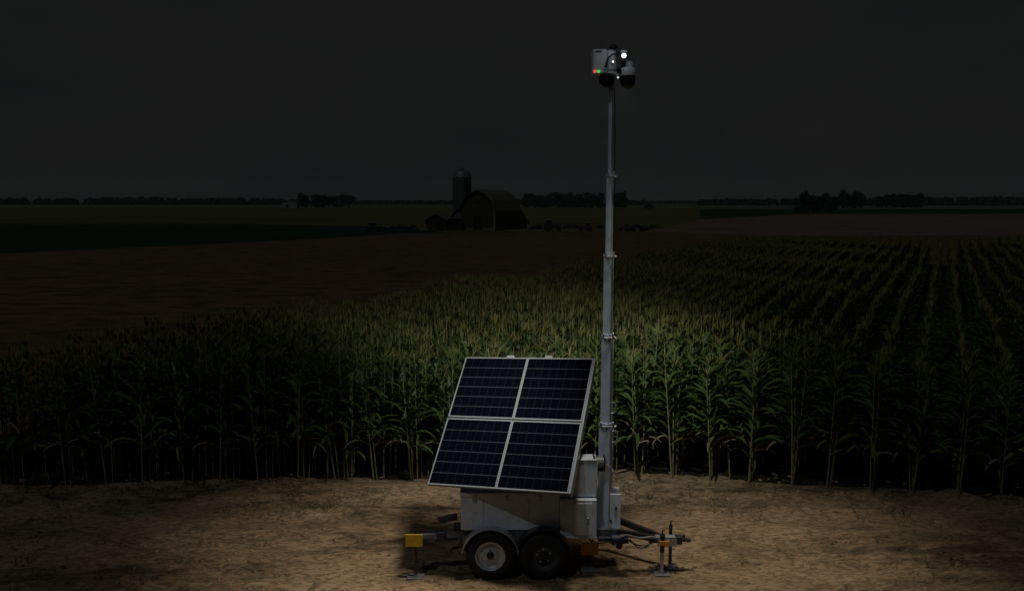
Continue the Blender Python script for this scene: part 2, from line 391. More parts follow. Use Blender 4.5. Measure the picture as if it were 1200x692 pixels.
for j in range(-4, 39):
    x0 = -8.45+.665*j; ph = random.random()*6; yend = 63.5 if j >= 0 else float(front(x0))+(2.5, 5, 9, 16)[j+4]
    y0 = float(front(x0)); t = 0
    while True:
        dy = t; y = y0+dy+.0; x = x0+slope*dy+.03*math.sin(dy*.35+ph)
        if y > yend: break
        if random.random() > .012: plants.append((x+random.gauss(0, .007 if y > 20 else .015), y+random.gauss(0, .03), random.gauss(0, .35)-math.atan(slope), random.gauss(1, .06 if y < 18 else .018)*(1+.05*math.sin(x*.7+y*.31))))
        t += .15 if y < 22 else .125
    # a few strays out in front of the row
for _ in range(46):      # strays filling the front edge left of and behind the trailer
    x = random.uniform(-11, 4.2); plants.append((x, float(front(x))+random.uniform(.0, .9), random.random()*6, random.uniform(.78, 1.02)))
plants = np.array(plants)
dist = np.hypot(plants[:, 0], plants[:, 1]); pxx = 600+plants[:, 0]/plants[:, 1]*1000
inframe = (pxx > -40) & (pxx < 1240)
key = np.where(inframe, dist, 1e6); order = np.argsort(key); near = set(order[:300].tolist())
TM = [{k: npmesh('corn_'+PN[k], V, F, CM[k], tint=np.full(len(V), 0.), link=False) for k, (V, F) in t.items()} for t in T0]
def corn_zone(x, y):
    px = 600+x/y*1000
    if px < 330: return ('tall dark corn plant at the unlit left end of the cornfield front', 'corn plants at the dark left front')
    if px < 520: return ('green corn plant at the field front just left of the solar panels', 'corn plants left of the solar panels')
    if px < 715: return ('corn plant at the field front behind the solar panels and trailer', 'corn plants behind the trailer')
    if px < 880: return ('brightly lit green corn plant at the field front just right of the mast', 'corn plants right of the mast')
    return ('dim corn plant at the front end of the straight rows on the right', 'corn plants at the row ends on the right')
seen = set()
for n, idx in enumerate(sorted(near)):
    x, y, az, sc = plants[idx]; q = n % len(TM)
    lb, gr = corn_zone(x, y)
    r = thing('corn_plant', (x, y, .02), lb, 'corn plant', gr); r.rotation_euler = (random.gauss(0, .045), random.gauss(0, .045), az); r.scale = (sc, sc, sc)
    for k, me in TM[q].items():
        c = bpy.data.objects.new(PN[k], me); COL.objects.link(c); c.parent = r
def place(Ts, P):
    Vs, Fs, Ms, Tn, off = [], [], [], [], 0
    q = rng.integers(0, len(Ts), len(P))
    for ti, t in enumerate(Ts):
        S_ = P[q == ti]
        if not len(S_): continue
        c, s = np.cos(S_[:, 2])[:, None], np.sin(S_[:, 2])[:, None]; rnd = rng.random(len(S_))
        for k, (V, F) in t.items():
            sc = S_[:, 3][:, None]
            W = np.stack([(V[:, 0]*c-V[:, 1]*s)*sc+S_[:, 0][:, None], (V[:, 0]*s+V[:, 1]*c)*sc+S_[:, 1][:, None], V[:, 2]*sc+.02], 2)
            Vs.append(W.reshape(-1, 3)); n = len(V)
            Fs.append((F[None]+(np.arange(len(S_))*n)[:, None, None]+off).reshape(-1, 4)); Ms.append(np.full(len(S_)*len(F), k)); Tn.append(np.repeat(rnd, n)); off += len(S_)*n
    return Vs, Fs, Ms, Tn, off
rest = np.array([k not in near for k in range(len(plants))])
near1 = rest & (dist < 32); far2 = rest & ~near1
A = place(T1, plants[near1]); B = place(T2, plants[far2])
B1 = [f+A[4] for f in B[1]]
o = npmesh('corn_crop', np.concatenate(A[0]+B[0]), np.concatenate(A[1]+B1), CM, np.concatenate(A[2]+B[2]), np.concatenate(A[3]+B[3]))
tag(o, 'the rest of the ripening corn crop in long straight rows', 'corn crop', kind='stuff')

# ------------------------------------------------------------ trees
def leafcloud(blobs, size, dens):
    Vs = []
    for (cx, cy, cz, rx, ry, rz) in blobs:
        n = int(dens); d = rng.normal(size=(n, 3)); d /= np.linalg.norm(d, axis=1)[:, None]; rad = rng.random(n)**.45
        p = d*rad[:, None]*np.array([rx, ry, rz])+np.array([cx, cy, cz])
        a = rng.normal(size=(n, 3)); a /= np.linalg.norm(a, axis=1)[:, None]; b = np.cross(a, rng.normal(size=(n, 3))); b /= np.linalg.norm(b, axis=1)[:, None]
        s = (size*(.5+rng.random(n)))[:, None]; Vs.append(np.stack([p-a*s-b*s*.6, p+a*s-b*s*.6, p+a*s+b*s*.6, p-a*s+b*s*.6], 1).reshape(-1, 3))
    V = np.concatenate(Vs); return V, np.arange(len(V)).reshape(-1, 4)
def tree(x, y, h, w, label, group, name='dense_tree'):
    r = thing(name, (x, y, -.02), label, 'tree', group)
    mb = MB(); mb.cyl((x, y, -.1), (x, y, h*.55), w*.05+.08, w*.03, 8)
    for k in range(4):
        a = k*1.6+random.random(); mb.cyl((x, y, h*(.25+.07*k)), (x+math.cos(a)*w*.3, y+math.sin(a)*w*.3, h*(.5+.08*k)), w*.02+.03, .03, 6)
    mb.build('trunk', M['bark'], r)
    bl = []
    for k in range(13):
        a = random.random()*2*PI; q = random.random()**.6; zz = random.uniform(.12, .88); e = math.sqrt(max(.05, 1-((zz-.5)/.55)**2))
        bl.append((math.cos(a)*q*w*.36*e, math.sin(a)*q*w*.36*e, zz*h, w*.27*random.uniform(.7, 1.3), w*.27, h*.15*random.uniform(.8, 1.4)))
    V, F = leafcloud(bl, w*.045, 130)
    c = npmesh('crown', V, F, M['foliage']); c.parent = r
    return r
def clump(xs, py_base, label, group, htop, wscale, name='dense_tree'):
    for x in xs:
        gx, gy = G(x, py_base+random.uniform(-.15, .15)); k = gy/1000
        h = (235-htop(x))*k+5; tree(gx, gy, h*random.uniform(1.04, 1.22), 1.15*wscale*k*random.uniform(.85, 1.2), label, group, name)
clump([354, 359, 371, 378, 385, 394, 402, 409], 243, 'dark round tree in the small clump beside the far white shed', 'trees in the left far clump', lambda x: 229.5, 11)
clump([618, 627, 635, 643, 651, 660, 668, 677, 686, 694, 703, 722, 729], 243.2, 'dark tree in the clump on the skyline between the barn and the mast', 'trees between the barn and the mast', lambda x: 227.5 if x > 650 else 229, 13)
clump([944, 951, 958, 967, 975], 249, 'dark tree in the nearest clump on the right skyline', 'trees in the near right clump', lambda x: 227 if x < 962 else 229, 12)
clump([987, 993, 1001, 1009], 244, 'tall narrow dark tree right of the nearest right clump', 'tall trees on the right skyline', lambda x: 226.5, 9, 'tall_tree')
clump([1030, 1039, 1048, 1057, 1066, 1075], 243, 'dark tree in the long clump towards the right end of the skyline', 'trees towards the right end', lambda x: 229.5, 13)
bl = []
def line(x0, x1, base, top, jit=.8, rough=1.0):
    x = x0
    while x < x1:
        gx, gy = G(x, base); k = gy/1000; h = (235-top+random.uniform(-jit, jit)*rough)*k+5; w = random.uniform(2.5, 6)*k
        gy += random.uniform(0, 30)
        bl.append((gx, gy, h*.45, w*.8, w*.8, h*.55)); bl.append((gx+random.uniform(-2, 2), gy, h*.2, w, w*.8, h*.25)); x += random.uniform(2.2, 4.2)
line(-150, 330, 240, 232.5); line(120, 190, 239.6, 231); line(310, 352, 240, 234); line(408, 532, 239.6, 235.3, .5); line(600, 660, 239.6, 233.5)
line(735, 760, 240.3, 235.5); line(760, 822, 238.7, 235.5, .5); line(822, 945, 240.6, 233.3); line(965, 1040, 241, 232); line(1040, 1350, 240.8, 231.3)
V, F = leafcloud(bl, 1.25, 200); o = npmesh('distant_wood', V, F, M['foliage']); tag(o, 'long low dark line of distant woods on the horizon', 'wood', kind='stuff')
# low scrub round the farmyard
bl = []
for x in (452, 463, 470, 476, 484, 505, 509, 626, 630, 633, 664, 668, 674, 703, 760, 766):
    gx, gy = G(x+random.uniform(-1, 1), random.uniform(266.5, 269.5)); bl.append((gx, gy, .15, random.uniform(.5, 1.1), .8, random.uniform(.2, .6)))
V, F = leafcloud(bl, .16, 70); o = npmesh('scrub', V, F, M['hedge']); tag(o, 'low dark scrub along the farmyard field edge', 'scrub', kind='stuff')
gx, gy = G(938, 250.4); tree(gx, gy, 3.2, 5.5, 'low dark bush under the near clump of trees on the right', None, 'low_bush')

# ------------------------------------------------------------ farm buildings
M['barnwall'] = mat('weathered barn boards', (.036, .034, .022), .9, 0, .35, .7, .4, 12)
M['barnred'] = mat('faded red barn boards', (.060, .032, .024), .9, 0, .35, .7, .4, 12)
M['barnroof'] = mat('old shingle roof', (.085, .083, .068), .85, 0, .25, .5, .4, 6)
M['trim'] = mat('pale trim boards', (.16, .155, .13), .7, 0, .2, 2)
M['stone'] = mat('rough foundation stone', (.12, .115, .10), .9, 0, .4, 1.5, .6, 5)
M['silowall'] = mat('dark stave concrete', (.040, .042, .034), .9, 0, .3, .6, .3, 6)
M['silodome'] = mat('dull metal silo cap', (.12, .125, .13), .5, .3, .2, .6)
M['hole'] = mat('dark opening', (.006, .006, .006), .9)
M['tin'] = mat('tin roof', (.11, .11, .105), .5, .3, .3, .8)
BY = G(580, 270)[1]; kx = BY/1000
def bx_(px): return (px-600)*kx*1.003
# barn, turned so that the gable faces front left
bl_x, br_x = 540.0, 579.5
gx0, gx1 = bx_(bl_x), bx_(br_x); L = (gx1-gx0)
barn = thing('barn', ((gx0+gx1)/2, BY, 0), 'weathered barn with curved gambrel roof beside the tall silo', 'barn')
yaw = R(27); Wd = L/math.cos(yaw)           # gable width in real metres
ex = Vector((math.cos(yaw), -math.sin(yaw), 0)); ey = Vector((math.sin(yaw), math.cos(yaw), 0)); ln = 9.2
A0 = Vector((gx0, BY+Wd*math.sin(yaw), 0))
def bp(u, v, z): return A0+ex*u*Wd+ey*v*ln+Vector((0, 0, z))
EV, PK = 3.4, 6.75
prof = [(0, 0), (0, EV), (.10, EV+1.55), (.26, EV+2.65), (.5, PK), (.74, EV+2.65), (.90, EV+1.55), (1, EV), (1, 0)]
mb = MB(); n = len(prof)
mb.add([bp(u, 0, z) for u, z in prof], [tuple(range(n))]); mb.add([bp(u, 1, z) for u, z in prof], [tuple(range(n-1, -1, -1))])
mb.add([bp(0, 0, 0), bp(0, 1, 0), bp(0, 1, EV), bp(0, 0, EV)], [(0, 1, 2, 3)]); mb.build('gable_wall', M['barnwall'], barn)
mb = MB(); mb.add([bp(1, 0, 0), bp(1, 1, 0), bp(1, 1, EV), bp(1, 0, EV)], [(0, 1, 2, 3)]); mb.build('side_wall', M['barnred'], barn)
mb = MB(); rp = [(-.045, EV-.25)]+[(u+(u-.5)*.06, z+.12) for u, z in prof[1:-1]]+[(1.045, EV-.25)]
for a, b in zip(rp, rp[1:]):
    q = [bp(a[0], -.05, a[1]), bp(b[0], -.05, b[1]), bp(b[0], 1.05, b[1]), bp(a[0], 1.05, a[1])]
    q2 = [p-Vector((0, 0, .14)) for p in q]
    mb.add(q+q2, [(0, 1, 2, 3), (7, 6, 5, 4), (0, 4, 5, 1), (2, 6, 7, 3), (1, 5, 6, 2), (3, 7, 4, 0)])
mb.build('roof', M['barnroof'], barn)
def bbox(name, u0, u1, v0, v1, z0, z1, m, par=barn):
    mb = MB(); P = [bp(u, v, z) for z in (z0, z1) for u, v in ((u0, v0), (u1, v0), (u1, v1), (u0, v1))]
    mb.add(P, [(0, 3, 2, 1), (4, 5, 6, 7), (0, 1, 5, 4), (1, 2, 6, 5), (2, 3, 7, 6), (3, 0, 4, 7)]); return mb.build(name, m, par)
bbox('corner_trim', .985, 1.03, -.012, .03, 0, EV, M['trim'])
bbox('foundation', -.006, 1.008, -.009, 1.006, -.1, .42, M['stone'])
d = bbox('door', .36, .64, -.014, -.002, .1, 2.5, M['hole']); bbox('door_handle', .5, .51, -.02, -.014, 1.1, 1.35, M['trim'], d)
f = bbox('window', .44, .56, -.014, -.002, 4.2, 5.0, M['hole']); bbox('window_frame', .43, .57, -.012, -.003, 4.12, 4.2, M['trim'], f)
for v in (.25, .55, .8): bbox('window', 1.001, 1.012, v-.03, v+.03, 1.5, 2.1, M['hole'])
# lean-to against the barn's right end
mb = MB(); P = lambda u, v, z: bp(u, v, z)
pts = [P(.1, 1.01, 0), P(.1, 1.35, 0), P(1, 1.35, 0), P(1, 1.01, 0), P(.1, 1.01, EV), P(.1, 1.35, 1.1), P(1, 1.35, 1.1), P(1, 1.01, EV)]
mb.add(pts, [(0, 3, 7, 4), (1, 5, 6, 2), (2, 6, 7, 3), (0, 4, 5, 1)]); mb.build('lean_to_wall', M['barnwall'], barn)
mb = MB(); q = [P(.06, 1.0, EV+.12), P(1.05, 1.0, EV+.12), P(1.05, 1.4, .95), P(.06, 1.4, .95)]; q2 = [p-Vector((0, 0, .1)) for p in q]
mb.add(q+q2, [(0, 1, 2, 3), (7, 6, 5, 4), (0, 4, 5, 1), (2, 6, 7, 3), (1, 5, 6, 2), (3, 7, 4, 0)]); mb.build('lean_to_roof', M['barnroof'], barn)
# silo
sy = BY+7; sx = (542-600)*sy/1000*1.003; r_ = 1.66
silo = thing('silo', (sx, sy, 0), 'tall round dark silo with a domed cap behind the barn', 'silo')
MB().lathe((sx, sy, 0), (0, 0, 1), [(r_, -.1), (r_, 9.1), (0, 9.1)], 40).build('shaft', M['silowall'], silo)
MB().lathe((sx, sy, 9.05), (0, 0, 1), [(r_+.05, 0), (r_+.04, .12)]+[(r_*math.cos(a), .12+1.35*math.sin(a)) for a in [k*PI/2/9 for k in range(9)]]+[(.02, 1.48)], 40).build('dome', M['silodome'], silo)
for z in np.arange(.6, 9, .62): MB().lathe((sx, sy, z), (0, 0, 1), [(r_+.002, -.02), (r_+.025, 0), (r_+.002, .02)], 40).build('hoop', M['silodome'], silo)
MB().cyl((sx, sy, 10.45), (sx, sy, 10.85), .16, .12, 10).build('vent', M['silodome'], silo)
mb = MB(); mb.box((sx+.25, sy-r_-.35, .3), (sx+.75, sy-r_+.05, 9.0)); mb.build('chute', M['silowall'], silo)
# small gabled shed, open shed
def shed(name, x0, x1, Yb, ze, zp, dp, label, wall, roof, openings, mono=False):
    a, b = (x0-600)*Yb/1000*1.003, (x1-600)*Yb/1000*1.003; c = (a+b)/2
    r = thing(name, (c, Yb, 0), label, 'shed')
    pr = [(a, ze), (b, zp)] if mono else [(a, ze), (c, zp), (b, ze)]
    mb = MB(); w = [(a, 0)]+pr+[(b, 0)]; n = len(w)
    mb.add([(x, Yb, z) for x, z in w], [tuple(range(n))]); mb.add([(x, Yb+dp, z) for x, z in w], [tuple(range(n-1, -1, -1))])
    mb.add([(a, Yb, 0), (a, Yb+dp, 0), (a, Yb+dp, pr[0][1]), (a, Yb, pr[0][1])], [(0, 1, 2, 3)])
    mb.add([(b, Yb, 0), (b, Yb+dp, 0), (b, Yb+dp, pr[-1][1]), (b, Yb, pr[-1][1])], [(3, 2, 1, 0)]); mb.build('wall', wall, r)
    mb = MB()
    for p, q in zip(pr, pr[1:]):
        k = .3; dx = (q[0]-p[0]); sl = (q[1]-p[1])/dx
        p0 = (p[0]-(k if p is pr[0] else 0), p[1]-(k*sl if p is pr[0] else 0)+.06); q0 = (q[0]+(k if q is pr[-1] else 0), q[1]+(k*sl if q is pr[-1] else 0)+.06)
        P = [(p0[0], Yb-.25, p0[1]), (q0[0], Yb-.25, q0[1]), (q0[0], Yb+dp+.25, q0[1]), (p0[0], Yb+dp+.25, p0[1])]
        P += [(x, y, z+.12) for x, y, z in P]
        mb.add(P, [(0, 3, 2, 1), (4, 5, 6, 7), (0, 1, 5, 4), (1, 2, 6, 5), (2, 3, 7, 6), (3, 0, 4, 7)])
    mb.build('roof', roof, r)
    for (u0, u1, z0, z1) in openings:
        MB().box((a+(b-a)*u0, Yb-.02, z0), (a+(b-a)*u1, Yb+.02, z1)).build('doorway', M['hole'], r)
    return r
shed('gabled_shed', 499.5, 523, BY-.6, 1.7, 2.75, 5, 'small dark gabled shed at the left end of the farmyard', M['barnwall'], M['barnroof'], [(.48, .92, 0, 1.6)])
shed('open_shed', 524, 540.2, BY+1.6, 1.85, 1.9, 4, 'low open fronted shed between the gabled shed and the barn', M['barnwall'], M['tin'], [(.1, .92, 0, 1.6)])
# pale back roof behind the open shed
shed('pale_annex', 530, 541, BY+4.9, 2.4, 4.4, 3.0, 'pale narrow annex at the foot of the silo', M['stone'], M['tin'], [], True)
M['shedwhite'] = mat('faded white shed wall', (.20, .21, .20), .7, 0, .2, 1)
Yw = G(341, 243.8)[1]; shed('white_shed', 332, 350, Yw, 3.6, 4.6, 8, 'pale long shed far off beside the left clump of trees', M['shedwhite'], M['tin'], [(.3, .45, 0, 2.5)])
Yw = G(759, 244)[1]; shed('far_shed', 755, 764, Yw, 1.9, 2.9, 6, 'tiny dark shed far off right of the mast', M['barnwall'], M['barnroof'], [(.2, .5, 0, 1.6)])

# ------------------------------------------------------------ farm vehicles
M['tractorgreen'] = mat('dull green machine paint', (.03, .05, .03), .5, 0, .3, 2)
M['tractorred'] = mat('dull red machine paint', (.09, .02, .018), .5, 0, .3, 2)
M['cab'] = mat('dark cab glass', (.015, .018, .02), .15)
M['paleroof'] = mat('pale cab roof', (.24, .24, .23), .5)
def farmwheel(par, x, y, r, w):
    t = MB().lathe((x, y, r), (0, 1, 0), [(r*.5, -w/2), (r*.9, -w/2), (r, -w*.32), (r, w*.32), (r*.9, w/2), (r*.5, w/2)], 20).build('wheel', M['rubber'], par)
    MB().lathe((x, y, r), (0, 1, 0), [(.02, -w*.3), (r*.5, -w*.42), (r*.52, -w*.3), (r*.5, w*.42), (.02, w*.3)], 16).build('rim', M['blacksteel'], t)
def tractor(px, py, s, label, m, side=1, loader=False):
    x, y = G(px, py); r = thing('tractor', (x, y, 0), label, 'tractor')
    r_2, rf = .72*s, .42*s
    for k in (-1, 1): farmwheel(r, x-side*.7*s, y+k*.75*s, r_2, .4*s); farmwheel(r, x+side*1.1*s, y+k*.65*s, rf, .28*s)
    MB().box((x-side*.2*s, y-.33*s, .65*s), (x+side*1.45*s, y+.33*s, 1.15*s), bev=.08).box((x-side*1.0*s, y-.3*s, .5*s), (x+side*1.3*s, y+.3*s, .7*s)).build('bonnet', m, r)
    c = MB().box((x-side*1.05*s, y-.5*s, .95*s), (x-side*.1*s, y+.5*s, 1.85*s), bev=.06).build('cab', M['cab'], r)
    MB().box((x-side*1.12*s, y-.56*s, 1.852*s), (x-side*.02*s, y+.56*s, 1.96*s), bev=.03).build('cab_roof', M['paleroof'], c)
    MB().cyl((x+side*.7*s, y, 1.15*s), (x+side*.7*s, y, 1.75*s), .04*s, n=8).build('exhaust', M['blacksteel'], r)
    return r, x, y
tractor(647, 270.8, .98, 'dark tractor with a tall cab just right of the barn', M['tractorgreen'], 1)
tractor(686, 270.8, .72, 'small dark tractor left of the mast in the farmyard', M['tractorred'], -1)
r, x, y = tractor(732, 270.8, .66, 'small tractor right of the mast hitched to a field machine', M['tractorgreen'], -1)
x2, y2 = G(746, 270.8)
w = thing('seed_drill', (x2, y2, 0), 'long low dark field machine behind the small tractor right of the mast', 'farm machine')
MB().box((x2-1.1, y2-.5, .5), (x2+1.3, y2+.5, .95), bev=.1).box((x2-.4, y2-.4, .95), (x2+.5, y2+.4, 1.15), bev=.05).build('hopper', M['blacksteel'], w)
for dx in (-.6, .9): farmwheel(w, x2+dx, y2-.55, .36, .2); farmwheel(w, x2+dx, y2+.55, .36, .2)
MB().bar((x2-1.1, y2, .55), (x2-1.9, y2, .45), .08).build('drawbar', M['blacksteel'], w)
x, y = G(438, 270.6); t = thing('pickup_truck', (x, y, 0), 'dark pickup truck with a pale roof parked left of the farmyard', 'pickup truck')
MB().box((x-1.25, y-.8, .42), (x+1.25, y+.8, .85), bev=.1).build('body', M['blacksteel'], t)
c = MB().box((x-.75, y-.7, .85), (x+.35, y+.7, 1.32), bev=.12).build('cab', M['cab'], t)
MB().box((x-.68, y-.66, 1.322), (x+.26, y+.66, 1.40), bev=.03).build('cab_roof', M['paleroof'], c)
for dx in (-.8, .8):
    for dy in (-.78, .78): farmwheel(t, x+dx, y+dy, .34, .22)
x, y = G(497, 271); t = thing('water_trough', (x, y, 0), 'small pale trough on the ground left of the gabled shed', 'trough')
MB().box((x-.6, y-.3, .22), (x+.6, y+.3, .28)).box((x-.6, y-.3, .28), (x-.54, y+.3, .52)).box((x+.54, y-.3, .28), (x+.6, y+.3, .52)).box((x-.54, y-.3, .28), (x+.54, y-.24, .52)).box((x-.54, y+.24, .28), (x+.54, y+.3, .52)).build('basin', M['shedwhite'], t)
for dx in (-.5, .5): MB().box((x+dx-.05, y-.25, 0), (x+dx+.05, y+.25, .22)).build('leg', M['blacksteel'], t)

# ------------------------------------------------------------ the trailer
TR = thing('solar_surveillance_trailer', (.35, 11.28, 0), 'white two-axle trailer carrying four solar panels and a tall telescopic camera mast', 'trailer')
P_ = lambda mb, name, m, par=None: mb.build(name, m, par or TR)
YF, YB = 10.9, 11.7                           # front and back faces of the body
xl = U(540, 600, YF).x; xr = U(656, 600, YF).x; xr2 = U(699.5, 600, YF-.06).x
zt = U(600, 577.5, YF).z; zb = U(560, 621, YF).z; zt2 = U(680, 585, YF-.06).z; zb2 = U(680, 631, YF-.06).z
mb = MB().box((xl, YF, zb), (xr, YB, zt), bev=.012); P_(mb, 'body_box', M['white'])
mb = MB().box((xl-.012, YF-.014, zt-.045), (xr+.0, YB+.012, zt+.012), bev=.006); P_(mb, 'box_lid', M['white'])
mb = MB().box((xr+.002, YF-.06, zb2), (xr2, YB, zt2), bev=.012); tb = P_(mb, 'tool_locker', M['white'])
mb = MB().box((xr+.05, YF-.068, zb2+.06), (xr2-.06, YF-.0605, zt2-.05), bev=.003); P_(mb, 'locker_door', M['white'], tb)
mb = MB().box((xr2-.13, YF-.083, (zb2+zt2)/2-.05), (xr2-.10, YF-.0685, (zb2+zt2)/2+.03), bev=.004); P_(mb, 'latch', M['steel'], tb)
for zz in (zb2+.13, zt2-.13): P_(MB().cyl((xr+.056, YF-.074, zz-.03), (xr+.056, YF-.074, zz+.03), .007, n=8), 'hinge', M['steel'], tb)
xc0 = U(640, 560, 11.0).x; zc1 = U(690, 537, 11.0).z
mb = MB(); x0, x1 = xc0, xr2-.005; z0 = zt2+.022
mb.add([(x0, 10.90, z0), (x1, 10.90, z0), (x1, 11.14, z0), (x0, 11.14, z0), (x0, 10.905, zc1), (x1+.02, 10.905, zc1), (x1, 11.14, zc1), (x0, 11.14, zc1)],
       [(0, 3, 2, 1), (4, 5, 6, 7), (0, 1, 5, 4), (1, 2, 6, 5), (2, 3, 7, 6), (3, 0, 4, 7)]); cab = P_(mb, 'battery_cabinet', M['white'])
P_(MB().box((x0-.012, 10.895, zc1), (x1+.008, 11.15, zc1+.018), bev=.004), 'cabinet_lid', M['white'], cab)
for k in range(5): P_(MB().box((x1-.0, 11.02, z0+.1+k*.035), (x1+.004, 11.12, z0+.115+k*.035)), 'vent_slot', M['blackplastic'], cab)
# skirt between the wheels and end plate
skx0, skx1 = U(600, 640, YF).x, U(614, 640, YF).x
P_(MB().box((skx0-.1, YF+.02, zb-.16), (skx1+.1, YF+.04, zb-.002), bev=.004), 'skirt', M['greysteel'])
# lid latches on long box
for xx in (xl+.18, xl+.62, xl+1.05): P_(MB().box((xx-.025, YF-.026, zt-.10), (xx+.025, YF-.0145, zt-.03), bev=.004), 'latch', M['steel'])
P_(MB().box((xl+.3, YF-.004, zb+.08), (xl+.304, YF-.0005, zt-.06)).box((xl+.9, YF-.004, zb+.08), (xl+.904, YF-.0005, zt-.06)), 'door_seam', M['greysteel'])
# chassis
cz = zb-.03
mb = MB()
for yy in (YF+.10, YB-.10): mb.bar((xl-.05, yy, cz-.03), (xr2+.28, yy, cz-.03), .06, .09)
for xx in (xl+.05, -.02, .5, 1.0): mb.bar((xx, YF+.13, cz-.03), (xx, YB-.13, cz-.03), .05, .07)
P_(mb, 'chassis_rail', M['greysteel'])
# rear frame reaching left
jx = U(487, 632, 10.94).x; jz = U(487, 627, 10.94).z
mb = MB().bar((xl+.02, YF+.09, cz-.04), (xl-.26, 10.96, cz-.055), .07, .09).bar((xl-.26, 10.96, cz-.055), (jx, 10.96, jz-.02), .045, .05)
P_(mb, 'rear_outrigger', M['greysteel'])
P_(MB().bar((xl-.1, YB-.1, cz-.04), (xl-.35, 11.48, cz-.06), .06, .08), 'rear_outrigger', M['greysteel'])
P_(MB().box((xl-.32, 10.915, cz-.11), (xl-.2, 11.01, cz-.0), bev=.01).cyl((xl-.35, 10.96, cz-.115), (xl-.05, 10.96, cz-.09), .035, n=12), 'outrigger_clamp', M['blacksteel'])
P_(MB().box((xl-.10, YF+.01, zb+.0), (xl-.012, YF+.1, zb+.075), bev=.008), 'rear_lamp_block', M['blackplastic'])
P_(MB().box((xl-.02, YF-.02, cz-.2), (xl+.02, YF+.02, cz-.07)), 'drop_bracket', M['blacksteel'])
# jacks
def jack(x, y, ztop, zfoot, r, plate=None, pm=None, inner=None):
    g = float(soil_h(np.array([x]), np.array([y]))[0]); zfoot = max(g, .02)
    j = P_(MB().cyl((x, y, zfoot+.30 if inner else zfoot+.02), (x, y, ztop), r, n=16), 'jack', M['blacksteel'])
    if inner: P_(MB().cyl((x, y, zfoot+.02), (x, y, zfoot+.34), r*.75, n=14), 'jack_ram', M['steel'], j)
    P_(MB().box((x-.11, y-.085, zfoot-.012), (x+.11, y+.085, zfoot+.014), bev=.006).cyl((x, y, zfoot+.014), (x, y, zfoot+.05), r*1.4, r, n=14), 'foot_plate', M['greysteel'], j)
    P_(MB().cyl((x, y, ztop), (x, y, ztop+.03), r*1.15, n=14).tube([(x, y, ztop+.03), (x, y, ztop+.08), (x+.03, y, ztop+.09)], .012), 'crank', M['blacksteel'], j)
    if plate: P_(MB().box((plate[0], y-r-.022, plate[2]), (plate[1], y-r-.006, plate[3]), bev=.004), 'marker_plate', pm, j)
    return j
ya = 10.9
jack(jx, ya, U(487, 622, ya).z, 0, .024, (U(475, 630, ya-.04).x, U(495, 630, ya-.04).x, U(480, 640, ya-.04).z, U(480, 625.5, ya-.04).z), M['yellow'])
xk = U(693, 650, 11.13).x; jack(xk, 11.13, U(693, 640, 11.13).z, 0, .03, (U(681, 640, 11.08).x, U(701.5, 640, 11.08).x, U(690, 650, 11.08).z, U(690, 636, 11.08).z), M['amber'])
xt, yt = U(776, 640, 11.).x, 11.; jack(xt, yt, U(776, 628, yt).z, 0, .032, None, None, True)
xt2 = U(785.5, 640, 11.2).x; jack(xt2, 11.2, U(785.5, 617, 11.2).z, 0, .024)
# tongue
hx = U(795, 632, 11.08).x; hz = U(795, 632, 11.08).z
mb = MB(); sx0 = xr2+.20
mb.bar((sx0, YF+.12, cz-.02), (hx-.18, 11.07, hz), .06, .075); mb.bar((sx0, YB-.12, cz-.02), (hx-.18, 11.14, hz), .06, .075)
mb.bar((hx-.4, 11.1, hz), (hx, 11.1, hz), .075, .075); P_(mb, 'tongue', M['blacksteel'])
P_(MB().bar((hx-.42, 11.05, hz+.055), (hx-.05, 11.05, hz+.055), .10, .022).box((hx-.30, 10.98, hz-.05), (hx-.04, 10.985, hz+.05)), 'hitch_plate', M['steel'])
P_(MB().box((U(773, 631, 10.97).x, 10.965, hz-.035), (U(785, 631, 10.97).x, 10.975, hz+.03), bev=.003), 'reflector', M['amber'])
cp = MB().cyl((hx-.02, 11.1, hz), (U(809, 633, 11.1).x, 11.1, hz-.01), .032, .026, n=14).cyl((U(801, 632, 11.1).x, 11.1, hz+.02), (U(801, 632, 11.1).x, 11.1, hz+.06), .02, n=10).box((hx-.04, 11.05, hz-.06), (hx+.05, 11.15, hz+.055), bev=.012)
P_(cp, 'coupler', M['blacksteel'])
# motor lump, hoses and chains by the tongue root
bxm = U(727, 633, 10.94).x; bzm = U(727, 634, 10.94).z
mb = MB().cyl((bxm-.12, 10.94, bzm+.035), (bxm+.1, 10.94, bzm+.035), .06, n=18).cyl((bxm-.02, 10.94, bzm-.09), (bxm, 10.94, bzm+.03), .035, .06, n=14).box((bxm-.30, 10.91, bzm+.01), (bxm-.12, 11., bzm+.07), bev=.01)
P_(mb, 'actuator', M['blue'])
mb = MB()
for (a, b, s_, y_) in ((711, 733, 7, 10.91), (735, 771, 8, 10.96), (690, 717, 5, 10.94), (738, 766, 11, 11.)):
    A_, B_ = U(a, 631, y_), U(b, 631, y_); mb.tube([A_.lerp(B_, t)-Vector((0, 0, s_*.0115*4*t*(1-t))) for t in np.linspace(0, 1, 13)], .0085, 8)
P_(mb, 'cable_loop', M['blackplastic'])
mb = MB(); A_, B_ = U(727, 627, 10.88), U(770, 630, 11.02); mb.tube([A_.lerp(B_, t)+Vector((0, 0, .012*math.sin(t*9))) for t in np.linspace(0, 1, 20)], .011, 8); P_(mb, 'brake_line', M['steel'])
mb = MB()
for k in range(9):
    c_ = U(658+k*4, 634+3*math.sin(k/8*PI), 10.98); mb.tube([c_+Vector((math.cos(a)*.02, (.012*math.sin(a) if k % 2 else 0), (0 if k % 2 else math.sin(a)*.012))) for a in np.linspace(0, 2*PI, 9)], .004, 6)
P_(mb, 'safety_chain', M['steel'])
